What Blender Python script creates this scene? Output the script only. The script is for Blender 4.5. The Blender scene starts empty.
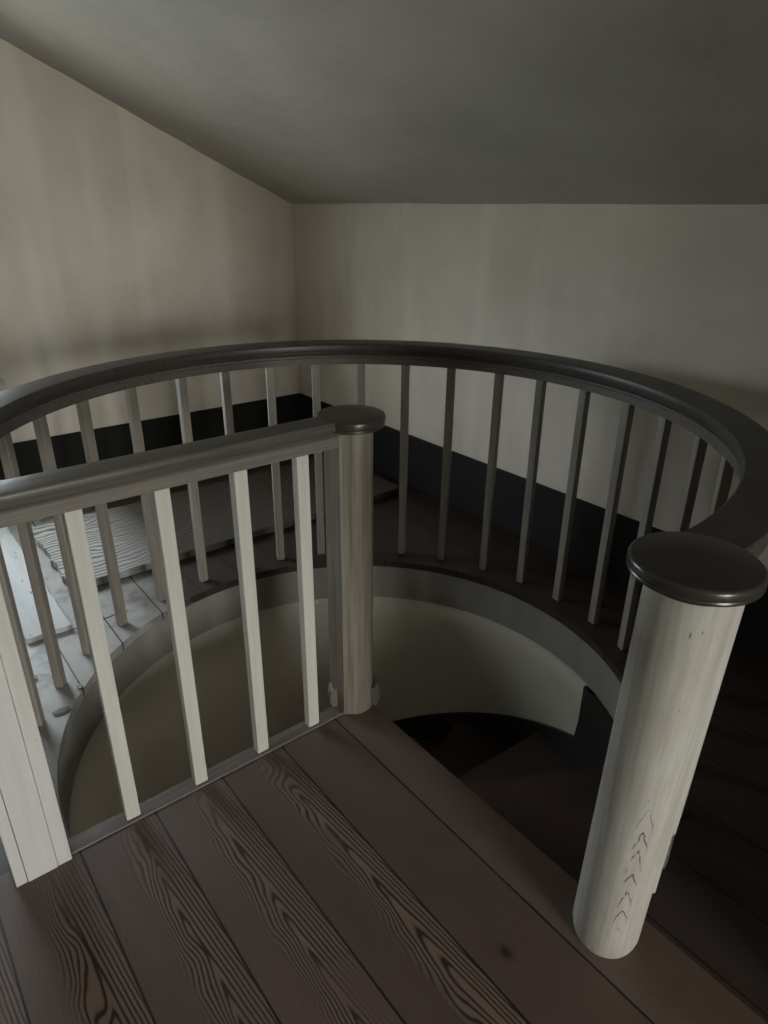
import bpy, bmesh, math, random
from mathutils import Vector, Matrix
random.seed(7)
PI = math.pi
col = bpy.context.scene.collection
sc = bpy.context.scene

# ------------------------------------------------------------------ key dimensions (metres)
CX, CY, R = -1.475, 1.082, 1.025        # centre and radius of the round balustrade
RIM = 0.935                             # radius of the well opening
XE, YE = -1.45, 1.08                    # edges of the quarter landing
XL, YB = -3.99, 2.44                    # left (gable) wall and back (knee) wall
XR, YF = 5.0, -3.0
KN = 1.52                               # knee wall height
SL = 0.44                               # roof slope
YRG = (YB + YF) / 2
def ceil_z(y): return KN + SL * (YB - y) if y > YRG else KN + SL * (y - YF)

# ------------------------------------------------------------------ helpers
def obj(name, bm, mat=None, parent=None, smooth=False, kind=None, label=None):
    bmesh.ops.recalc_face_normals(bm, faces=bm.faces)
    me = bpy.data.meshes.new(name); bm.to_mesh(me); bm.free()
    o = bpy.data.objects.new(name, me); col.objects.link(o)
    if mat: me.materials.append(mat)
    if smooth:
        for p in me.polygons: p.use_smooth = True
        try: me.set_sharp_from_angle(angle=math.radians(35))
        except Exception: pass
    if parent: o.parent = parent
    if kind: o['kind'] = kind
    if label: o['label'] = label
    return o
def thing(name, label, cat, loc=(0, 0, 0), group=None):
    o = bpy.data.objects.new(name, None); col.objects.link(o)
    o.location = loc; o.empty_display_size = .05
    o['label'] = label; o['category'] = cat
    if group: o['group'] = group
    return o
def struct_empty(name):
    o = bpy.data.objects.new(name, None); col.objects.link(o); o['kind'] = 'structure'; return o
def box(bm, x0, x1, y0, y1, z0, z1, bev=0.0, M=None, seg=2):
    g = bmesh.ops.create_cube(bm, size=1.0)
    vs = g['verts']
    for v in vs:
        v.co = Vector(((x0 + x1) / 2 + v.co.x * (x1 - x0), (y0 + y1) / 2 + v.co.y * (y1 - y0), (z0 + z1) / 2 + v.co.z * (z1 - z0)))
    if bev > 0:
        es = list({e for v in vs for e in v.link_edges})
        r = bmesh.ops.bevel(bm, geom=es, offset=bev, segments=seg, affect='EDGES', profile=.5)
        vs = list({v for f in r['faces'] for v in f.verts} | {v for v in vs if v.is_valid})
    if M is not None: bmesh.ops.transform(bm, matrix=M, verts=vs)
    return vs
def prism(bm, pts, z0, z1, M=None):
    a = [bm.verts.new((p[0], p[1], z0)) for p in pts]; b = [bm.verts.new((p[0], p[1], z1)) for p in pts]
    n = len(pts)
    bm.faces.new(a[::-1]); bm.faces.new(b)
    for i in range(n): bm.faces.new((a[i], a[(i + 1) % n], b[(i + 1) % n], b[i]))
    if M is not None: bmesh.ops.transform(bm, matrix=M, verts=a + b)
def sweep(bm, prof, path, caps=True):
    """prof: (offset, z) loop; path: list of (point xy, normal xy) -> closed profile swept along it"""
    rings = []
    for (p, n) in path:
        rings.append([bm.verts.new((p[0] + n[0] * u, p[1] + n[1] * u, z)) for (u, z) in prof])
    m = len(prof)
    for a, b in zip(rings[:-1], rings[1:]):
        for i in range(m): bm.faces.new((a[i], a[(i + 1) % m], b[(i + 1) % m], b[i]))
    if caps: bm.faces.new(rings[0][::-1]); bm.faces.new(rings[-1])
def arc_path(cx, cy, r, a0, a1, n):
    out = []
    for i in range(n + 1):
        a = math.radians(a0 + (a1 - a0) * i / n); d = (math.cos(a), math.sin(a))
        out.append(((cx + r * d[0], cy + r * d[1]), d))
    return out
def lathe(bm, prof, n=48, M=None):
    rings = []
    for (r, z) in prof:
        rings.append([bm.verts.new((r * math.cos(2 * PI * k / n), r * math.sin(2 * PI * k / n), z)) for k in range(n)])
    for a, b in zip(rings[:-1], rings[1:]):
        for k in range(n): bm.faces.new((a[k], a[(k + 1) % n], b[(k + 1) % n], b[k]))
    bm.faces.new(rings[0][::-1]); bm.faces.new(rings[-1])
    if M is not None: bmesh.ops.transform(bm, matrix=M, verts=[v for r in rings for v in r])
def filled(bm, loops, conv):
    """fill the region between outer loop and hole loops"""
    es = []
    for lp in loops:
        vs = [bm.verts.new(conv(*p)) for p in lp]
        for i in range(len(vs)): es.append(bm.edges.new((vs[i], vs[(i + 1) % len(vs)])))
    bmesh.ops.triangle_fill(bm, use_beauty=True, use_dissolve=False, edges=es)
def thick(bm, vec):
    fs = list(bm.faces)
    r = bmesh.ops.extrude_face_region(bm, geom=fs, use_keep_orig=True)
    vs = [g for g in r['geom'] if isinstance(g, bmesh.types.BMVert)]
    bmesh.ops.translate(bm, vec=vec, verts=vs)

# ------------------------------------------------------------------ node helpers
class NT:
    def __init__(s, name):
        s.m = bpy.data.materials.new(name); s.m.use_nodes = True
        s.t = s.m.node_tree; s.t.nodes.clear()
        s.out = s.n('ShaderNodeOutputMaterial'); s.b = s.n('ShaderNodeBsdfPrincipled')
        s.t.links.new(s.b.outputs[0], s.out.inputs[0])
        s.co = s.n('ShaderNodeTexCoord').outputs['Object']
    def n(s, k, **kw):
        o = s.t.nodes.new(k)
        for a, v in kw.items(): setattr(o, a, v)
        return o
    def _in(s, sock, v):
        if isinstance(v, bpy.types.NodeSocket): s.t.links.new(v, sock)
        elif v is not None: sock.default_value = v
    def M(s, op, a, b=None, c=None, clamp=False):
        o = s.n('ShaderNodeMath', operation=op, use_clamp=clamp)
        s._in(o.inputs[0], a); s._in(o.inputs[1], b); s._in(o.inputs[2], c)
        return o.outputs[0]
    def xyz(s, v=None):
        o = s.n('ShaderNodeSeparateXYZ'); s._in(o.inputs[0], v or s.co); return o.outputs
    def cxyz(s, x, y, z):
        o = s.n('ShaderNodeCombineXYZ'); s._in(o.inputs[0], x); s._in(o.inputs[1], y); s._in(o.inputs[2], z); return o.outputs[0]
    def scale(s, v, sc_):
        o = s.n('ShaderNodeMapping'); s._in(o.inputs[0], v); o.inputs['Scale'].default_value = sc_; return o.outputs[0]
    def noise(s, v, scale, detail=4, rough=.55, dist=0):
        o = s.n('ShaderNodeTexNoise'); s._in(o.inputs['Vector'], v); o.inputs['Scale'].default_value = scale
        o.inputs['Detail'].default_value = detail; o.inputs['Roughness'].default_value = rough; o.inputs['Distortion'].default_value = dist
        return o.outputs[0]
    def ramp(s, f, pts):
        o = s.n('ShaderNodeValToRGB'); s._in(o.inputs[0], f); e = o.color_ramp.elements
        while len(e) < len(pts): e.new(.5)
        for el, (p, c) in zip(e, pts):
            el.position = p; el.color = (c, c, c, 1) if isinstance(c, (int, float)) else (*c, 1)
        return o.outputs[0]
    def mix(s, f, a, b, mode='MIX'):
        o = s.n('ShaderNodeMix', data_type='RGBA', blend_type=mode)
        s._in(o.inputs[0], f)
        s._in(o.inputs[6], (*a, 1) if isinstance(a, tuple) else a); s._in(o.inputs[7], (*b, 1) if isinstance(b, tuple) else b)
        return o.outputs[2]
    def bump(s, h, st, d=.01, prev=None):
        o = s.n('ShaderNodeBump'); o.inputs['Strength'].default_value = st; o.inputs['Distance'].default_value = d
        s._in(o.inputs['Height'], h)
        if prev is not None: s._in(o.inputs['Normal'], prev)
        return o.outputs[0]
    def done(s, color, rough, normal=None, spec=.5):
        s._in(s.b.inputs['Base Color'], (*color, 1) if isinstance(color, tuple) else color)
        s._in(s.b.inputs['Roughness'], rough); s.b.inputs['Specular IOR Level'].default_value = spec
        if normal is not None: s._in(s.b.inputs['Normal'], normal)
        return s.m

def mat_floor():
    s = NT('pine_floorboards'); x, y, z = s.xyz()
    W = .1975
    t = s.M('DIVIDE', s.M('SUBTRACT', y, .1525), W)
    idx = s.M('FLOOR', t); fr = s.M('SUBTRACT', s.M('FRACT', t), .5)
    wn = s.n('ShaderNodeTexWhiteNoise', noise_dimensions='1D'); s._in(wn.inputs['W'], idx)
    rnd = wn.outputs[0]
    wn2 = s.n('ShaderNodeTexWhiteNoise', noise_dimensions='1D'); s._in(wn2.inputs['W'], s.M('ADD', idx, 31.7)); rnd2 = wn2.outputs[0]
    v = s.M('MULTIPLY', fr, W)                                     # metres across the board
    v0 = s.M('ADD', s.M('MULTIPLY', s.M('SUBTRACT', rnd, .5), .025), .038)
    u = s.M('ADD', x, s.M('MULTIPLY', rnd2, 9.0))
    P = s.cxyz(s.M('MULTIPLY', u, 1.0), s.M('ADD', s.M('MULTIPLY', v, 2.5), s.M('MULTIPLY', idx, 3.1)), 0.0)
    warp = s.noise(P, 3.2, 2, .45)
    warp2 = s.noise(s.cxyz(s.M('MULTIPLY', u, 6.0), s.M('MULTIPLY', y, 22.0), 0.0), 1.4, 3, .5)
    dv = s.M('SUBTRACT', v, s.M('ADD', v0, s.M('MULTIPLY', s.M('SUBTRACT', warp, .5), .06)))
    par = s.M('SQRT', s.M('ADD', s.M('MULTIPLY', dv, dv), .00004))
    p = s.M('ADD', s.M('ADD', s.M('MULTIPLY', u, -7.5), s.M('MULTIPLY', par, 105.0)),
            s.M('ADD', s.M('MULTIPLY', warp, 6.0), s.M('MULTIPLY', warp2, .8)))
    ring = s.M('FRACT', p)
    late = s.ramp(ring, [(0, 1.0), (.14, 1.0), (.30, .25), (.55, 0.0), (.80, .15), (.93, .9), (1.0, 1.0)])
    # where the paint is worn through and the grain shows
    mband = s.ramp(s.M('ABSOLUTE', s.M('SUBTRACT', v, s.M('ADD', v0, .012))), [(0, 1.0), (.045, 1.0), (.07, .0)])
    wear = s.ramp(s.noise(s.cxyz(s.M('MULTIPLY', u, 1.0), s.M('MULTIPLY', y, 3.0), 5.0), 2.0, 2, .5), [(.28, .0), (.42, 1.0)])
    wearx = s.M('MULTIPLY', s.M('ADD', x, 1.47), 3.2, clamp=True)   # less worn along the edge of the well
    mask = s.M('MULTIPLY', s.M('MULTIPLY', mband, wear), wearx)
    fade = s.ramp(s.noise(s.co, 5.0, 3), [(.3, .75), (.5, 1.0)])
    mask = s.M('MULTIPLY', mask, fade)
    walked = s.M('MULTIPLY', s.M('LESS_THAN', y, .80), s.M('GREATER_THAN', x, -1.46))   # bare trodden landing boards
    mask = s.M('MULTIPLY', mask, walked)
    fine = s.noise(s.cxyz(s.M('MULTIPLY', u, 6.0), s.M('MULTIPLY', y, 260.0), 0.0), 1.0, 3, .6)
    base = s.mix(s.noise(s.co, 4.0, 4), (.104, .068, .055), (.160, .113, .096))
    base = s.mix(s.M('MULTIPLY', rnd, .5), base, (.068, .043, .035))
    base = s.mix(s.M('MULTIPLY', fine, .35), base, (.045, .032, .027))
    worn = s.mix(late, (.175, .122, .098), (.014, .009, .007))
    c = s.mix(mask, base, worn)
    c = s.mix(s.M('MULTIPLY', late, s.M('MULTIPLY', s.M('SUBTRACT', 1.0, mask), .12)), c, (.03, .021, .018))
    dark = s.M('SUBTRACT', 1.0, s.M('MULTIPLY', s.M('LESS_THAN', y, 1.125), s.M('GREATER_THAN', x, -1.46)))   # shade beyond the landing, put into the board colour
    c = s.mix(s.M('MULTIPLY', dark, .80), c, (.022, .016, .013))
    # dusty boards beyond the balustrade, with the window's sheen painted in pale
    gx = s.M('MULTIPLY', s.M('SUBTRACT', -1.55, x), 1.6, clamp=True)
    gy = s.M('MULTIPLY', s.M('SUBTRACT', s.M('ADD', .92, s.M('MULTIPLY', s.M('SUBTRACT', s.noise(s.co, 6.0, 3), .5), .5)), y), 3.2, clamp=True)
    dust_sheen = s.M('MULTIPLY', gx, gy)
    dn = s.ramp(s.noise(s.co, 9.0, 5, .65), [(.32, .30), (.46, .8), (.7, 1.0)])
    c = s.mix(s.M('MULTIPLY', dust_sheen, dn), c, (.40, .395, .38))
    # seams between boards and the butt joints beyond the well
    e = s.M('SUBTRACT', .5, s.M('ABSOLUTE', fr)); wob = s.M('MULTIPLY', s.noise(s.cxyz(u, 0.0, 0.0), 5.0, 3), .018)
    seam = s.M('LESS_THAN', e, s.M('ADD', wob, .004))
    def joint(xc, y0, y1, w=.004):
        a = s.M('LESS_THAN', s.M('ABSOLUTE', s.M('SUBTRACT', s.M('ADD', x, s.M('MULTIPLY', s.noise(s.co, 14.0, 2), .02)), xc)), w)
        b = s.M('MULTIPLY', s.M('GREATER_THAN', y, y0), s.M('LESS_THAN', y, y1)); return s.M('MULTIPLY', a, b)
    jt = s.M('MAXIMUM', s.M('MAXIMUM', joint(-2.44, .355, .64), joint(-3.05, .64, 1.3)), joint(-2.1, .15, .155))
    seam = s.M('MAXIMUM', seam, jt)
    c = s.mix(seam, c, (.006, .005, .004))
    # splashes of paint and a knot
    vo = s.n('ShaderNodeTexVoronoi'); vo.inputs['Scale'].default_value = 7.0; s._in(vo.inputs['Vector'], s.co)
    wc = s.n('ShaderNodeSeparateColor'); s._in(wc.inputs[0], vo.outputs['Color'])
    dot = s.M('MULTIPLY', s.M('LESS_THAN', vo.outputs['Distance'], s.M('MULTIPLY', wc.outputs[0], .026)), s.M('GREATER_THAN', wc.outputs[1], .55))
    c = s.mix(dot, c, (.45, .43, .40))
    kd = s.M('SQRT', s.M('ADD', s.M('POWER', s.M('MULTIPLY', s.M('SUBTRACT', x, -.565), .75), 2.0), s.M('POWER', s.M('SUBTRACT', y, .815), 2.0)))
    kn = s.M('ADD', kd, s.M('MULTIPLY', s.noise(s.co, 60.0, 2), .006))
    c = s.mix(s.ramp(kn, [(.007, .95), (.012, .6), (.015, .15), (.018, .5), (.022, 0.0)]), c, (.012, .008, .006))
    h = s.M('SUBTRACT', s.M('SUBTRACT', s.M('MULTIPLY', s.noise(s.co, 12.0, 3), .25), s.M('MULTIPLY', s.M('MULTIPLY', late, mask), .25)), s.M('MULTIPLY', seam, 1.5))
    h = s.M('SUBTRACT', h, s.M('MULTIPLY', fine, .08))
    rg = s.M('ADD', .40, s.M('MULTIPLY', s.noise(s.co, 8.0, 4), .22))
    rg = s.M('ADD', rg, s.M('MULTIPLY', mask, .08))
    return s.done(c, rg, s.bump(h, .5, .003), .42)

def mat_wood(name, a, b, rough=.42, axis=2, fine=60.0, bumpy=.25, spec=.5, chips=None, chip_amt=.0):
    """painted or stained wood with grain along one axis (0 x, 1 y, 2 z)"""
    s = NT(name); sc3 = [fine, fine, fine]; sc3[axis] = 3.0
    g = s.noise(s.scale(s.co, tuple(sc3)), 1.0, 4, .6)
    m = s.noise(s.co, 5.0, 4)
    c = s.mix(s.ramp(g, [(.3, 0.0), (.7, 1.0)]), a, b)
    c = s.mix(s.M('MULTIPLY', s.ramp(m, [(.4, 0.0), (.75, 1.0)]), .35), c, b)
    if chips:
        sc4 = [38.0] * 3; sc4[axis] = 9.0
        q = s.noise(s.scale(s.co, tuple(sc4)), 1.0, 5, .7)
        c = s.mix(s.ramp(q, [(.66 - chip_amt, 0.0), (.70 - chip_amt, .85)]), c, chips)
    return s.done(c, rough if not isinstance(rough, tuple) else s.M('ADD', rough[0], s.M('MULTIPLY', m, rough[1])), s.bump(g, bumpy, .002), spec)

def mat_curved_rail(name, a, b, rough, cx, cy):
    """grain that follows the bend round the well"""
    s = NT(name); x, y, z = s.xyz()
    dx = s.M('SUBTRACT', x, cx); dy = s.M('SUBTRACT', y, cy)
    r = s.M('SQRT', s.M('ADD', s.M('MULTIPLY', dx, dx), s.M('MULTIPLY', dy, dy)))
    an = s.M('ARCTAN2', dy, dx)
    v = s.cxyz(s.M('MULTIPLY', r, 120.0), s.M('MULTIPLY', an, 3.0), s.M('MULTIPLY', z, 120.0))
    g = s.noise(v, 1.0, 4, .6); m = s.noise(s.co, 6.0, 4)
    c = s.mix(s.ramp(g, [(.35, 0.0), (.7, 1.0)]), a, b)
    c = s.mix(s.M('MULTIPLY', s.ramp(m, [(.45, 0.0), (.7, 1.0)]), .4), c, b)
    return s.done(c, s.M('ADD', rough, s.M('MULTIPLY', m, .2)), s.bump(g, .25, .002), .5)

def mat_plaster(name, a, b, stain, bumpy=.35, cracks=True, streak=.5):
    s = NT(name); x, y, z = s.xyz()
    m = s.noise(s.co, 1.7, 5, .6); f = s.noise(s.co, 14.0, 6, .65)
    c = s.mix(s.ramp(m, [(.3, 0.0), (.7, 1.0)]), a, b)
    st = s.noise(s.scale(s.co, (5.0, 5.0, .5)), 1.0, 3, .5)
    c = s.mix(s.M('MULTIPLY', s.ramp(st, [(.50, 0.0), (.72, 1.0)]), streak), c, stain)
    bl = s.noise(s.scale(s.co, (2.2, 2.2, 2.2)), 1.0, 6, .75, .8)
    c = s.mix(s.M('MULTIPLY', s.ramp(bl, [(.56, 0.0), (.64, 1.0)]), .22), c, b)
    if cracks:
        vo = s.n('ShaderNodeTexVoronoi', feature='DISTANCE_TO_EDGE'); vo.inputs['Scale'].default_value = 1.1
        dv = s.n('ShaderNodeVectorMath', operation='ADD')
        nz = s.n('ShaderNodeTexNoise'); s._in(nz.inputs['Vector'], s.co); nz.inputs['Scale'].default_value = 3.0; nz.inputs['Detail'].default_value = 5
        vm = s.n('ShaderNodeVectorMath', operation='SCALE'); s._in(vm.inputs[0], nz.outputs[1]); vm.inputs['Scale'].default_value = .5
        s._in(dv.inputs[0], s.co); s._in(dv.inputs[1], vm.outputs[0]); s._in(vo.inputs['Vector'], dv.outputs[0])
        ck = s.M('MULTIPLY', s.ramp(vo.outputs['Distance'], [(0, 1.0), (.006, 0.0)]), s.ramp(s.noise(s.co, 1.3, 2), [(.48, 0.0), (.56, .5)]))
        c = s.mix(s.M('MULTIPLY', ck, .35), c, stain)
    h = s.M('ADD', s.M('MULTIPLY', m, 1.5), s.M('MULTIPLY', f, .25))
    return s.done(c, .78, s.bump(h, bumpy, .02), .3)

def mat_plank():
    s = NT('weathered_ridged_timber'); x, y, z = s.xyz()
    wv = s.noise(s.cxyz(s.M('MULTIPLY', x, 1.0), s.M('MULTIPLY', y, .8), 0.0), 3.0, 3)
    brk0 = s.noise(s.cxyz(s.M('MULTIPLY', x, 14.0), s.M('MULTIPLY', y, 2.0), 3.0), 1.0, 4, .6)
    p = s.M('FRACT', s.M('MULTIPLY', s.M('ADD', x, s.M('ADD', s.M('MULTIPLY', wv, .20), s.M('MULTIPLY', brk0, .035))), 30.0))
    rid = s.ramp(p, [(0, 0.0), (.25, 1.0), (.7, .9), (1.0, 0.0)])
    brk = s.noise(s.cxyz(s.M('MULTIPLY', x, 90.0), s.M('MULTIPLY', y, 26.0), 0.0), 1.0, 5, .7)
    left = s.M('MULTIPLY', s.M('SUBTRACT', -.42, y), 3.5, clamp=True)  # end towards the window: its bright reflection painted into the plank colour
    c = s.mix(brk, (.060, .052, .045), (.115, .10, .085))
    c = s.mix(s.M('MULTIPLY', left, .85), c, s.mix(brk, (.42, .42, .40), (.70, .70, .68)))
    dk = s.M('MULTIPLY', s.M('SUBTRACT', 1.0, rid), s.M('ADD', .22, s.M('MULTIPLY', left, .65)))
    c = s.mix(dk, c, (.035, .03, .026))
    h = s.M('ADD', rid, s.M('MULTIPLY', brk, .8))
    return s.done(c, .8, s.bump(h, .8, .005), .12)

def mat_newel(name, center, marks=True):
    s = NT(name); x, y, z = s.xyz()
    an = s.M('ARCTAN2', s.M('SUBTRACT', y, center[1]), s.M('SUBTRACT', x, center[0]))
    st = s.noise(s.cxyz(s.M('MULTIPLY', x, 75.0), s.M('MULTIPLY', y, 75.0), s.M('MULTIPLY', z, 2.0)), 1.0, 4, .6)
    m = s.noise(s.co, 7.0, 5)
    c = s.mix(s.ramp(st, [(.38, 0.0), (.68, 1.0)]), (.45, .44, .41), (.34, .325, .29))
    c = s.mix(s.M('MULTIPLY', s.ramp(m, [(.42, 0.0), (.7, 1.0)]), .45), c, (.33, .31, .27))
    if marks:
        # nested arches of bare wood showing through the paint
        a = s.M('MULTIPLY', s.M('SUBTRACT', an, -.82), .072)          # metres round the shaft
        par = s.M('ABSOLUTE', a)
        q = s.M('ADD', s.M('MULTIPLY', z, 17.0), s.M('ADD', s.M('MULTIPLY', par, 62.0), s.M('MULTIPLY', s.noise(s.co, 18.0, 3), 1.6)))
        ln = s.ramp(s.M('FRACT', q), [(0, 1.0), (.15, .9), (.20, 0.0), (1.0, 0.0)])
        mk = s.M('MULTIPLY', s.ramp(par, [(.010, 1.0), (.016, 0.0)]), s.M('MULTIPLY', s.ramp(z, [(.10, 0.0), (.14, 1.0), (.42, 1.0), (.50, 0.0)]), 1.0))
        br = s.ramp(s.noise(s.co, 30.0, 2), [(.36, 0.0), (.48, 1.0)])
        c = s.mix(s.M('MULTIPLY', s.M('MULTIPLY', ln, mk), br), c, (.035, .028, .022))
        sp = s.M('MULTIPLY', s.ramp(s.noise(s.scale(s.co, (70, 70, 22)), 1.0, 3, .6), [(.70, 0.0), (.73, 1.0)]), s.ramp(par, [(.01, 1.0), (.03, 0.0)]))
        c = s.mix(s.M('MULTIPLY', sp, .75), c, (.06, .05, .04))
    return s.done(c, .55, s.bump(st, .3, .002), .4)

def plain(name, c, rough, spec=.5, nscale=20, amt=.25):
    s = NT(name); m = s.noise(s.co, nscale, 4)
    return s.done(s.mix(s.M('MULTIPLY', m, amt * 2), c, tuple(v * .5 for v in c)), rough, s.bump(m, .2, .002), spec)

def mat_glass():
    s = NT('window_glass'); t = s.n('ShaderNodeBsdfTransparent'); t.inputs[0].default_value = (.94, .96, .97, 1)
    g = s.n('ShaderNodeBsdfGlossy'); g.inputs['Roughness'].default_value = .03
    f = s.n('ShaderNodeFresnel'); f.inputs[0].default_value = 1.45
    mx = s.n('ShaderNodeMixShader'); s._in(mx.inputs[0], s.M('MULTIPLY', f.outputs[0], .8)); s._in(mx.inputs[1], t.outputs[0]); s._in(mx.inputs[2], g.outputs[0])
    s.t.links.new(mx.outputs[0], s.out.inputs[0]); return s.m

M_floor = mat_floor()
M_unseen = mat_wood('dark_unseen_walls', (.085, .062, .048), (.055, .040, .031), .6, 2, 30.0, .3)  # dark tone for the unseen walls, set to cut their bounced light
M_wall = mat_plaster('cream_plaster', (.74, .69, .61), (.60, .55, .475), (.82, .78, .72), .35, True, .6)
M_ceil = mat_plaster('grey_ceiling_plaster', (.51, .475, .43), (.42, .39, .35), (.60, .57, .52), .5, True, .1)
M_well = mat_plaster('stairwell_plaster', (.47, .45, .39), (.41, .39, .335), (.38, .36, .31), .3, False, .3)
M_fascia = mat_plaster('old_painted_fascia', (.27, .26, .235), (.21, .20, .18), (.16, .15, .135), .2, False, .6)
M_base = plain('dark_baseboard_paint', (.017, .0165, .016), .7, .2, 8)
M_rail = mat_curved_rail('worn_dark_curved_rail', (.032, .028, .025), (.070, .062, .055), .32, CX, CY)
M_apron_c = mat_curved_rail('brown_apron_curved', (.085, .075, .064), (.14, .125, .11), .45, CX, CY)
M_railS = mat_wood('worn_dark_rail', (.045, .040, .037), (.10, .092, .084), (.26, .2), 1, 110.0, .25)
M_apron = mat_wood('grey_brown_apron', (.10, .09, .08), (.165, .15, .132), .5, 1, 110.0, .25)
M_cap = plain('dark_newel_cap', (.045, .039, .034), .28, .5, 12, .3)
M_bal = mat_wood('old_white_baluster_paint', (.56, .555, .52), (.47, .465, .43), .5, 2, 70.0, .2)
M_balc = mat_wood('shaded_worn_baluster_paint', (.31, .29, .255), (.21, .19, .165), .5, 2, 70.0, .25)  # white paint greyed: the curved balusters' weaker light put into the colour
M_post = mat_wood('chalky_white_post_paint', (.57, .575, .565), (.49, .49, .475), .6, 2, 40.0, .25, .4, (.12, .11, .10), -.02)
M_newR = mat_newel('scuffed_white_newel_paint', (.012, -.012))
M_newM = mat_wood('brown_streaked_newel_paint', (.24, .22, .185), (.11, .095, .075), .42, 2, 70.0, .25)
M_plank = mat_plank()
M_pale = mat_wood('pale_dusty_board', (.62, .64, .65), (.50, .515, .52), .75, 0, 30.0, .4, .3, (.10, .10, .095), .015)
M_tread = mat_wood('red_brown_tread', (.055, .030, .019), (.036, .019, .013), .5, 1, 40.0, .25)
M_black = plain('black_string_paint', (.018, .017, .016), .5, .4)
M_nose = mat_wood('worn_nosing', (.16, .145, .13), (.09, .078, .068), .5, 1, 60.0, .3)
M_frame = plain('white_window_paint', (.50, .55, .58), .5)
M_crumb = plain('plaster_crumb', (.5, .5, .47), .8)
M_chip = plain('brown_wood_chip', (.14, .125, .11), .7)
M_glass = mat_glass()

# ------------------------------------------------------------------ floor with the round well cut out of it
a_left = 360 - math.degrees(math.acos((XE - CX) / RIM))            # arc angle where it meets the landing edge
hole = []
N = 150
a_r = math.degrees(math.asin((YE - CY) / RIM))
for i in range(N + 1):
    a = math.radians(a_r + (a_left - a_r) * i / N)
    hole.append((CX + RIM * math.cos(a), CY + RIM * math.sin(a)))
hole.append((XE, YE))
bm = bmesh.new()
outer = [(XL - .1, YF - .1), (XR + .1, YF - .1), (XR + .1, YB + .1), (XL - .1, YB + .1)]
filled(bm, [outer, hole], lambda x, y: (x, y, 0.0))
thick(bm, Vector((0, 0, -.032)))
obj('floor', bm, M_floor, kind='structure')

# round fascia hanging from the floor edge, straight fascias under the landing edges
bm = bmesh.new()
sweep(bm, [(0.002, -.0325), (0.002, -.20), (.03, -.20), (.03, -.0325)], arc_path(CX, CY, RIM, a_r + .3, a_left - .2, 120))
obj('trim_1', bm, M_fascia, smooth=True, kind='structure')
bm = bmesh.new()
box(bm, XE - .001, XE + .022, .16, YE - .03, -.20, -.0325)
box(bm, XE, -.545, YE - .022, YE + .001, -.20, -.0325)
obj('trim_2', bm, M_nose, kind='structure')
bm = bmesh.new()
box(bm, XE - .014, XE + .036, .135, .985, -.004, .004, .003)
obj('trim_3', bm, M_nose, kind='structure')

# plaster drum of the stairwell, closed by a lower floor
def drum(a0, a1, zt, zb, n=90, ro=.955, ri=.938):
    b = bmesh.new(); sweep(b, [(0, zt), (0, zb), (.03, zb), (.03, zt)], arc_path(CX, CY, ri, a0, a1, n)); return b
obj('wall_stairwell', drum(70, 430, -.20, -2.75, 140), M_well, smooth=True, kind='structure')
bm = bmesh.new()
lathe(bm, [(.97, -2.80), (.97, -2.75)], 64, Matrix.Translation((CX, CY, 0)))
obj('floor_lower', bm, M_tread, kind='structure')

# ------------------------------------------------------------------ winding stair
NX, NY = -1.44, 1.04
st = thing('winding_staircase', 'dark red-brown winding stair curling down around the centre newel inside the well', 'staircase', (CX, CY, -2.75))
inv = Matrix.Translation((-CX, -CY, 2.75))
STEP = 26.0
def pol(a, r):                                                     # point on a ray from the newel centre
    a = math.radians(a); return (NX + r * math.cos(a), NY + r * math.sin(a))
def rmax(a, rad):
    a_ = math.radians(a); d = Vector((math.cos(a_), math.sin(a_))); o_ = Vector((NX - CX, NY - CY))
    b_ = o_.dot(d); return -b_ + math.sqrt(b_ * b_ - o_.length_squared + rad * rad)
for k in range(12):
    z = -.23 - .2 * k; a0 = (7.5 if k else 2.5) + STEP * k; a1 = 7.5 + STEP * (k + 1) + .8
    pts = [pol(a0 - 1, .03)] + [pol(a0 - 1 + (a1 - a0 + 1) * i / 8, rmax(a0 - 1 + (a1 - a0 + 1) * i / 8, .934)) for i in range(9)] + [pol(a1, .03)]
    b = bmesh.new(); prism(b, pts, z - .03, z); bmesh.ops.transform(b, matrix=inv, verts=b.verts)
    obj('tread', b, M_tread, st)
    if k:
        p0 = Vector(pol(a0, .04)); p1 = Vector(pol(a0, rmax(a0, .93))); nrm = Vector((-(p1 - p0).y, (p1 - p0).x)).normalized() * .02
        b = bmesh.new(); prism(b, [p0, p1, p1 + nrm * -1, p0 + nrm * -1], z + .001, z + .169); bmesh.ops.transform(b, matrix=inv, verts=b.verts)
        obj('riser', b, M_tread, st)
# dark string board following the steps round the wall
b = bmesh.new(); rings = []
for i in range(121):
    th = 66 + (335 - 66) * i / 120
    top = -.425 - .0077 * (th - 64)
    zt_ = -.201 if th < 69.5 else top
    a = math.radians(th); ring = []
    for (r, zz) in ((.921, zt_), (.936, zt_), (.936, top - .34), (.921, top - .34)):
        ring.append(b.verts.new((CX + r * math.cos(a), CY + r * math.sin(a), zz)))
    rings.append(ring)
for p, q in zip(rings[:-1], rings[1:]):
    for i in range(4): b.faces.new((p[i], p[(i + 1) % 4], q[(i + 1) % 4], q[i]))
b.faces.new(rings[0]); b.faces.new(rings[-1][::-1])
bmesh.ops.transform(b, matrix=inv, verts=b.verts)
obj('string_board', b, M_black, st, smooth=True, label='black curved string board against the plaster')
b = bmesh.new()
sweep(b, [(0, -.201), (0, -.75), (.016, -.75), (.016, -.201)], arc_path(CX, CY, .918, 1.0, 69.5, 30))
bmesh.ops.transform(b, matrix=inv, verts=b.verts)
obj('side_panel', b, M_black, st, smooth=True, label='dark curved panel at the head of the stair')
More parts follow.
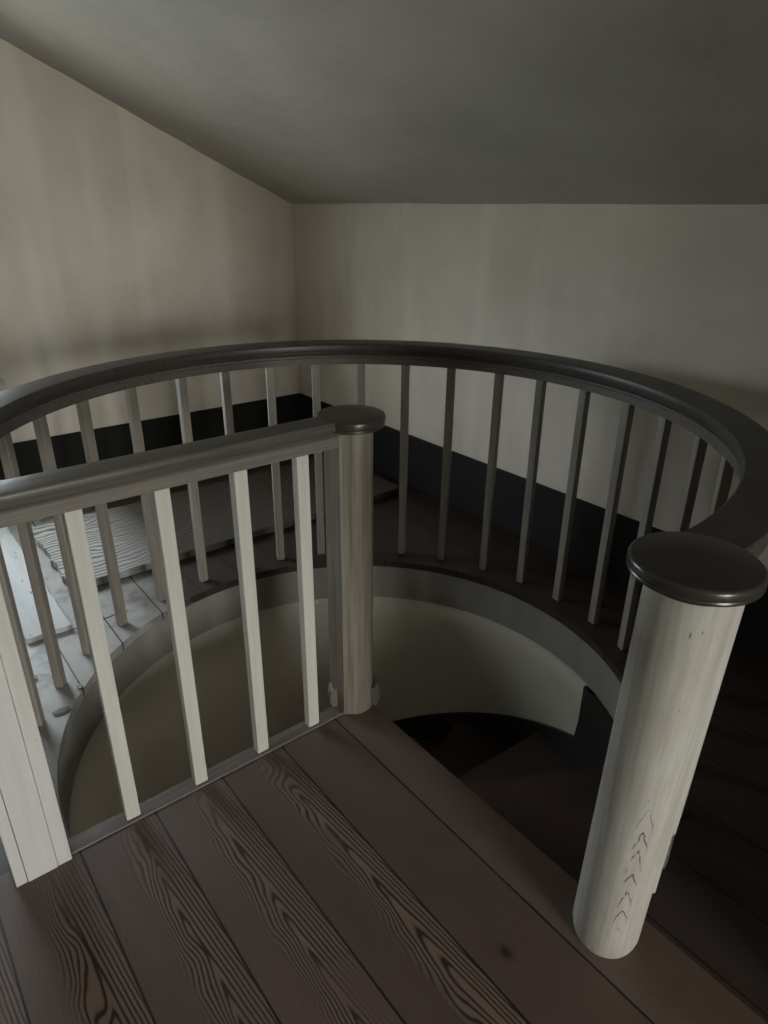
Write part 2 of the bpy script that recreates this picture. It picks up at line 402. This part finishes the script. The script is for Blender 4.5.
b = bmesh.new(); lathe(b, [(.055, -2.74), (.055, -.21)], 24, Matrix.Translation((NX - .02, NY + .02, 0))); bmesh.ops.transform(b, matrix=inv, verts=b.verts)
obj('centre_column', b, M_newM, st, smooth=True)

# ------------------------------------------------------------------ room shell
def gable(name, x, thickness, win, mat):
    b = bmesh.new()
    out = [(YF - .12, -.05), (YB + .12, -.05), (YB + .12, ceil_z(YB) + .0), (YB, ceil_z(YB) + .05), (YRG, ceil_z(YRG) + .08), (YF, ceil_z(YF) + .05), (YF - .12, ceil_z(YF))]
    y0, y1, z0, z1 = win
    filled(b, [out, [(y0, z0), (y1, z0), (y1, z1), (y0, z1)]], lambda y, z: (x, y, z))
    thick(b, Vector((thickness, 0, 0)))
    return obj(name, b, mat, kind='structure')
WL = (-.42, .52, .68, 1.50)
WR = (-.75, .65, .45, 2.1)
gable('wall_left', XL, -.16, WL, M_wall)
gable('wall_right', XR, .16, WR, M_unseen)
bm = bmesh.new(); box(bm, XL - .1, XR + .1, YB, YB + .12, -.05, KN + .06); obj('wall_back', bm, M_wall, kind='structure')
bm = bmesh.new(); box(bm, XL - .1, XR + .1, YF - .12, YF, -.05, KN + .06); obj('wall_front', bm, M_unseen, kind='structure')
bm = bmesh.new(); prism(bm, [(1.14, 0), (YB + .02, 0), (YB + .02, ceil_z(YB) + .02), (1.14, ceil_z(1.14) + .02)], .14, .24)
bmesh.ops.transform(bm, matrix=Matrix(((0, 0, 1, 0), (1, 0, 0, 0), (0, 1, 0, 0), (0, 0, 0, 1))), verts=bm.verts)
obj('wall_unseen_partition', bm, M_unseen, kind='structure')  # unseen wall, added to block the right window's light
# sloping ceiling, slightly uneven like old plaster
def slope(b, ya, yb, nx=110, ny=50):
    from mathutils import noise
    g = []
    for j in range(ny + 1):
        y = ya + (yb - ya) * j / ny; row = []
        for i in range(nx + 1):
            x = XL - .08 + (XR - XL + .16) * i / nx
            dz = .007 * noise.noise(Vector((x * 1.4, y * 1.4, 3))) + .004 * noise.noise(Vector((x * 6, y * 6, 9)))
            if abs(y - YRG) < .01 or y > YB - .02: dz *= .3
            row.append(b.verts.new((x, y, ceil_z(y) + dz)))
        g.append(row)
    for j in range(ny):
        for i in range(nx): b.faces.new((g[j][i], g[j][i + 1], g[j + 1][i + 1], g[j + 1][i]))
bm = bmesh.new(); slope(bm, YRG, YB + .08); slope(bm, YF - .08, YRG)
bmesh.ops.remove_doubles(bm, verts=bm.verts, dist=.002)
thick(bm, Vector((0, 0, .1)))
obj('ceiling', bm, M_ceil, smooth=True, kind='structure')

# baseboards
def baseboard(name, pts):
    b = bmesh.new(); box(b, *pts, .004); return obj(name, b, M_base, kind='structure')
baseboard('baseboard_left', (XL, XL + .02, YF, YB, 0.001, .31))
baseboard('baseboard_back', (XL + .02, .14, YB - .02, YB, 0.001, .31))
baseboard('baseboard_unseen_partition', (.12, .14, 1.14, YB - .02, 0.001, .31))

# windows: casing, sashes, glazing bars, sill, glass
def window(name, xin, out, win):
    y0, y1, z0, z1 = win; r = struct_empty(name); r.location = (xin, (y0 + y1) / 2, z0)
    I = Matrix.Translation((-xin, -(y0 + y1) / 2, -z0))
    s = -1 if out < 0 else 1                                      # outward direction
    def X(a, b_): return (xin + s * a, xin + s * b_) if s > 0 else (xin + s * b_, xin + s * a)
    b = bmesh.new(); cw = .085
    for (ya, yb, za, zb) in ((y0 - cw, y0, z0 - .02, z1 + cw), (y1, y1 + cw, z0 - .02, z1 + cw), (y0, y1, z1, z1 + cw)):
        xx = X(-.02, .001); box(b, xx[0], xx[1], ya, yb, za, zb, .004)
    bmesh.ops.transform(b, matrix=I, verts=b.verts); obj('window_casing', b, M_frame, r)
    b = bmesh.new(); xx = X(-.045, .10); box(b, xx[0], xx[1], y0 - .1, y1 + .1, z0 - .045, z0 - .012, .006)
    bmesh.ops.transform(b, matrix=I, verts=b.verts); obj('window_sill', b, M_frame, r)
    zm = (z0 + z1) / 2
    for (za, zb, off) in ((z0, zm + .02, .06), (zm - .02, z1, .095)):
        b = bmesh.new(); xx = X(off, off + .032); w = .042
        box(b, xx[0], xx[1], y0, y0 + w, za, zb, .003); box(b, xx[0], xx[1], y1 - w, y1, za, zb, .003)
        box(b, xx[0], xx[1], y0 + w, y1 - w, za, za + w, .003); box(b, xx[0], xx[1], y0 + w, y1 - w, zb - w, zb, .003)
        for t in (1 / 3, 2 / 3):
            yc = y0 + (y1 - y0) * t; box(b, xx[0] + .006, xx[1] - .006, yc - .009, yc + .009, za + w, zb - w)
        zc = (za + zb) / 2; box(b, xx[0] + .007, xx[1] - .007, y0 + w, y1 - w, zc - .009, zc + .009)
        bmesh.ops.transform(b, matrix=I, verts=b.verts); o = obj('sash', b, M_frame, r)
        b = bmesh.new(); xm = (xx[0] + xx[1]) / 2
        vs = [b.verts.new(v) for v in ((xm, y0 + .02, za + .02), (xm, y1 - .02, za + .02), (xm, y1 - .02, zb - .02), (xm, y0 + .02, zb - .02))]
        b.faces.new(vs); bmesh.ops.transform(b, matrix=I, verts=b.verts); obj('pane', b, M_glass, o)
    return r
window('window_1', XL, -1, WL)
window('window_2', XR, 1, WR)

# ------------------------------------------------------------------ curved balustrade
cb = thing('curved_balustrade', 'long curved balustrade with dark handrail sweeping three quarters round the stairwell', 'railing', (CX, CY, 0))
RC = 1.028
def cap_prof(hw, z0, z1):
    h = z1 - z0
    L = [(-hw * .70, z0), (-hw * .74, z0 + h * .16), (-hw * .80, z0 + h * .20), (-hw * .82, z0 + h * .36), (-hw * .98, z0 + h * .42), (-hw, z0 + h * .52), (-hw * 1.0, z0 + h * .76), (-hw * .97, z0 + h * .90), (-hw * .90, z0 + h * .98), (-hw * .6, z1)]
    return L + [(-u, z) for (u, z) in L[::-1]]
b = bmesh.new(); sweep(b, cap_prof(.054, .938, .989), arc_path(0, 0, RC, -3, 270, 160)); obj('handrail', b, M_rail, cb, smooth=True)
b = bmesh.new(); sweep(b, [(-.030, .900), (-.030, .926), (-.036, .930), (-.036, .938), (.036, .938), (.036, .930), (.030, .926), (.030, .900)], arc_path(0, 0, RC, -1, 268, 160))
obj('rail_apron', b, M_apron_c, cb, smooth=True)
angs = [12, 22.7, 33.6, 44.5, 55.4, 66.2, 76.5, 87.8, 98.6, 109.2, 120.8, 131.6, 142.5, 153.3, 164.2, 185.2, 197, 208.7, 219.8, 230.2, 240.8, 251.5]
angs.insert(15, 174.8)
bb = bmesh.new(); box(bb, -.0145, .0145, -.0165, .0165, 0.0, .902, .003)
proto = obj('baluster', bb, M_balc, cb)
for i, a in enumerate(angs):
    o = proto if i == 0 else proto.copy()
    if i: col.objects.link(o); o.parent = cb
    a_ = math.radians(a); rr = 1.02
    o.location = (rr * math.cos(a_), rr * math.sin(a_), 0.0)
    o.rotation_euler = (random.uniform(-.004, .004), random.uniform(-.004, .004), a_ + random.uniform(-.06, .06))

# ------------------------------------------------------------------ straight balustrade
sb = thing('straight_balustrade', 'short straight balustrade of square white balusters under a worn dark rail in the foreground', 'railing', (-1.44, .55, 0))
def straight(prof, y0, y1, xc):
    b = bmesh.new(); sweep(b, prof, [((xc + 1.44, y0 - .55), (1, 0)), ((xc + 1.44, y1 - .55), (1, 0))]); return b
obj('handrail', straight(cap_prof(.042, .946, .988), -.02, 1.0, -1.438), M_railS, sb, smooth=True)
obj('rail_apron', straight([(-.026, .912), (-.026, .940), (-.03, .9465), (.03, .9465), (.026, .940), (.026, .912)], .0, .985, -1.438), M_apron, sb)
bb = bmesh.new(); box(bb, -.014, .014, -.0185, .0185, 0.004, .914, .0025)
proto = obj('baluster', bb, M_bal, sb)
for i, y in enumerate((.298, .492, .690, .872)):
    o = proto if i == 0 else proto.copy()
    if i: col.objects.link(o); o.parent = sb
    o.location = (.002, y - .55, 0); o.rotation_euler = (0, random.uniform(-.003, .003), random.uniform(-.03, .03))

# ------------------------------------------------------------------ newel posts
# middle newel: half-round column with a flat face, dark round cap and a ring at its foot
nm = thing('newel_post', 'slim brown-streaked newel with small round cap ending the straight rail', 'newel post', (NX, NY, 0))
sec = [(-.050, -.060), (.030, -.062)]
for i in range(17):
    t = math.radians(-52 + (165 + 52) * i / 16); sec.append((.062 * math.cos(t) - .002, .062 * math.sin(t)))
b = bmesh.new(); prism(b, sec, -.0, .956); obj('shaft', b, M_newM, nm, smooth=True)
b = bmesh.new()
lathe(b, [(.060, .950), (.086, .955), (.092, .959), (.090, .965), (.094, .969), (.095, .980), (.0935, .986), (.0905, .9893), (.0895, .9896), (.03, .9896)], 56)
obj('cap', b, M_cap, nm, smooth=True)
b = bmesh.new()
tp = [(.018 * math.cos(t) , .045 + .036 * math.sin(t)) for t in [2 * PI * k / 14 for k in range(14)]]
sweep(b, tp, arc_path(0, 0, .070, 28, 262, 40)); obj('base_ring', b, M_nose, nm, smooth=True)

# right newel: round white shaft, wide thin dark cap, thin strips up the back
nr = thing('newel_post', 'thick scuffed white round newel with wide dark disc cap, nearest right', 'newel post', (-.462, 1.030, 0))
sh = Matrix.Identity(4); sh[0][2] = .036; sh[1][2] = -.036        # slight lean
flat = math.radians(62)
sec = []
for i in range(40):
    t = 2 * PI * i / 40; p = Vector((.073 * math.cos(t), .073 * math.sin(t))); n = Vector((math.cos(flat), math.sin(flat)))
    d = p.dot(n)
    if d > .052: p = p - n * (d - .052)
    sec.append((p.x, p.y))
def tapered(b):
    for v in b.verts:
        if v.co.z < .03:
            k = 1 - .10 * (1 - v.co.z / .03) ** 1.5; v.co.x *= k; v.co.y *= k
b = bmesh.new()
zz = [0, .006, .014, .03, .3, .6, .945]; rings = [[b.verts.new((p[0], p[1], z)) for p in sec] for z in zz]
for a, c in zip(rings[:-1], rings[1:]):
    for i in range(40): b.faces.new((a[i], a[(i + 1) % 40], c[(i + 1) % 40], c[i]))
b.faces.new(rings[0][::-1]); b.faces.new(rings[-1]); tapered(b)
bmesh.ops.transform(b, matrix=sh, verts=b.verts); obj('shaft', b, M_newR, nr, smooth=True)
Mf = sh @ Matrix.Rotation(flat, 4, 'Z')
b = bmesh.new(); box(b, .0515, .060, -.05, .05, .19, .944, .001, Mf); obj('backing_strip', b, M_newR, nr)
b = bmesh.new(); box(b, .0595, .068, -.048, .048, .37, .944, .001, Mf); obj('backing_strip', b, M_newR, nr)
b = bmesh.new()
lathe(b, [(.074, .946), (.076, .961), (.100, .962), (.1035, .964), (.105, .968), (.1038, .971), (.105, .974), (.105, .983), (.1035, .987), (.1005, .9895), (.0995, .9898), (.03, .9898)], 64, Matrix.Translation((.034, -.038, 0)))
obj('cap', b, M_cap, nr, smooth=True)

# left square post
lp = thing('square_post', 'chalky white square post of three boards at the near left end of the rails', 'post', (-1.45, .06, 0))
b = bmesh.new(); box(b, -.05, .052, -.030, .038, 0.0, .9115, .002); obj('post_core', b, M_post, lp)
b = bmesh.new(); box(b, -.05, .050, -.056, -.031, 0.0, .9115, .002); obj('side_batten', b, M_post, lp)
b = bmesh.new(); box(b, -.05, .050, .0385, .072, 0.0, .9115, .002); obj('side_batten', b, M_post, lp)

# ------------------------------------------------------------------ loose things on the floor
# weathered ridged board lying along the gable wall
def slab(name, label, cat, x0, x1, y0, y1, z0, z1, mat, jag=.01, seed=1, n=40, axis='y'):
    rnd = random.Random(seed); b = bmesh.new()
    pts = [(x0 + rnd.uniform(-1, 1) * jag * .2, y0 + (y1 - y0) * i / n) for i in range(n + 1)]
    m_ = 24
    pts = [(x0, y0 + (y1 - y0) * i / n) for i in range(n, 0, -1)] + [(x0 + (x1 - x0) * i / m_, y0 + rnd.uniform(-1, 1) * jag) for i in range(m_ + 1)] + [(x1 + rnd.uniform(-1, 1) * jag * .06, y0 + (y1 - y0) * i / n) for i in range(1, n)] + [(x0 + (x1 - x0) * i / m_, y1 + rnd.uniform(-1, 1) * jag * .5) for i in range(m_, 0, -1)]
    cx, cy = (x0 + x1) / 2, (y0 + y1) / 2
    prism(b, [(p[0] - cx, p[1] - cy) for p in pts], 0, z1 - z0)
    o = obj(name, b, mat); o.location = (cx, cy, z0); o['label'] = label; o['category'] = cat; return o
slab('weathered_plank', 'wide weathered grey plank with ridged grain lying on the floor along the left wall', 'plank', -3.42, -2.715, .50, 2.31, 0.006, .040, M_plank, .010, 3)
slab('loose_board', 'narrow pale dusty board with a broken end lying by the window side of the well', 'board', -3.9, -2.45, .265, .425, 0.001, .022, M_pale, .006, 5)
def lump(name, label, cat, loc, size, mat, seed):
    from mathutils import noise
    b = bmesh.new(); bmesh.ops.create_icosphere(b, subdivisions=3, radius=1)
    for v in b.verts:
        k = 1 + .35 * noise.noise(v.co * 1.7 + Vector((seed, 0, 0)))
        v.co = Vector((v.co.x * size[0] * k, v.co.y * size[1] * k, max(v.co.z, -.6) * size[2] * k))
    zmin = min(v.co.z for v in b.verts)
    for v in b.verts: v.co.z -= zmin
    o = obj(name, b, mat, smooth=True); o.location = loc; o['label'] = label; o['category'] = cat; return o
lump('wood_chip', 'small flat brown wood chip on the pale floor beside the rim of the well', 'debris', (-1.985, .262, 0.0), (.016, .028, .004), M_chip, 2)
lump('plaster_crumb', 'small pale plaster crumb on the bright floor near the end of the loose board', 'debris', (-2.22, .235, 0.0), (.009, .011, .008), M_crumb, 5)
lump('plaster_crumb', 'tiny white plaster crumb at the far end of the weathered plank by the baseboard', 'debris', (-2.97, 2.28, .0402), (.014, .014, .012), M_crumb, 9)
lump('plaster_crumb', 'little pale plaster crumb at the foot of a curved rail baluster', 'debris', (-2.075, .345, 0.0), (.008, .010, .008), M_crumb, 13)

# ------------------------------------------------------------------ daylight
w = bpy.data.worlds.new('overcast_sky'); sc.world = w; w.use_nodes = True; nt = w.node_tree; nt.nodes.clear()
tc = nt.nodes.new('ShaderNodeTexCoord'); sp = nt.nodes.new('ShaderNodeSeparateXYZ'); nt.links.new(tc.outputs['Generated'], sp.inputs[0])
rz = nt.nodes.new('ShaderNodeValToRGB'); nt.links.new(sp.outputs['Z'], rz.inputs[0])
rz.color_ramp.elements[0].position = 0.0; rz.color_ramp.elements[0].color = (.50, .53, .50, 1)
rz.color_ramp.elements[1].position = .06; rz.color_ramp.elements[1].color = (.95, .97, 1.0, 1)
bg = nt.nodes.new('ShaderNodeBackground'); bg.inputs['Strength'].default_value = 32.0
rx = nt.nodes.new('ShaderNodeValToRGB'); mr = nt.nodes.new('ShaderNodeMath'); mr.operation = 'MULTIPLY_ADD'; mr.inputs[1].default_value = .5; mr.inputs[2].default_value = .5
nt.links.new(sp.outputs['X'], mr.inputs[0]); nt.links.new(mr.outputs[0], rx.inputs[0])
rx.color_ramp.elements[0].position = .1; rx.color_ramp.elements[0].color = (.54, .58, .60, 1)
rx.color_ramp.elements[1].position = .9; rx.color_ramp.elements[1].color = (1.0, .94, .84, 1)
mm = nt.nodes.new('ShaderNodeMix'); mm.data_type = 'RGBA'; mm.blend_type = 'MULTIPLY'; mm.inputs[0].default_value = 1.0
nt.links.new(rz.outputs[0], mm.inputs[6]); nt.links.new(rx.outputs[0], mm.inputs[7]); nt.links.new(mm.outputs[2], bg.inputs[0]); wo = nt.nodes.new('ShaderNodeOutputWorld'); nt.links.new(bg.outputs[0], wo.inputs[0])
def portal(name, x, win, d):
    L = bpy.data.lights.new(name, 'AREA'); L.shape = 'RECTANGLE'; L.size = win[1] - win[0]; L.size_y = win[3] - win[2]
    L.cycles.is_portal = True
    o = bpy.data.objects.new(name, L); col.objects.link(o); o.location = (x, (win[0] + win[1]) / 2, (win[2] + win[3]) / 2)
    o.rotation_euler = Vector((d, 0, 0)).to_track_quat('-Z', 'Z').to_euler()
    # size axis runs along y, size_y along z
    q = Matrix(((0, 0, -d), (d, 0, 0), (0, 1, 0))) if False else None
    X_ = Vector((0, 1, 0)); Z_ = Vector((-d, 0, 0)); Y_ = Z_.cross(X_)
    o.rotation_euler = Matrix((X_, Y_, Z_)).transposed().to_euler()
    return o
portal('window_light', XL - .155, WL, 1)
portal('window_light', XR + .155, WR, -1)

# ------------------------------------------------------------------ camera
f, fw = 670.82, Vector((-0.70956813, 0.57087636, -0.41305356))
rt = Vector((0.6234908, 0.78177405, 0.00941069)); up = Vector((-0.3282869, 0.25085757, 0.91065811))
cd = bpy.data.cameras.new('camera'); cam = bpy.data.objects.new('camera', cd); col.objects.link(cam)
cd.sensor_fit = 'AUTO'; cd.sensor_width = 36; cd.lens = f / 1024 * 36; cd.clip_start = .02
m = Matrix((rt, up, -fw)).transposed().to_4x4(); m.translation = Vector((0, 0, 1.5)); cam.matrix_world = m
sc.camera = cam
sc.view_settings.view_transform = 'Standard'; sc.view_settings.look = 'None'; sc.view_settings.gamma = 1.0
sc.view_settings.use_curve_mapping = False; sc.view_settings.exposure = 0.7
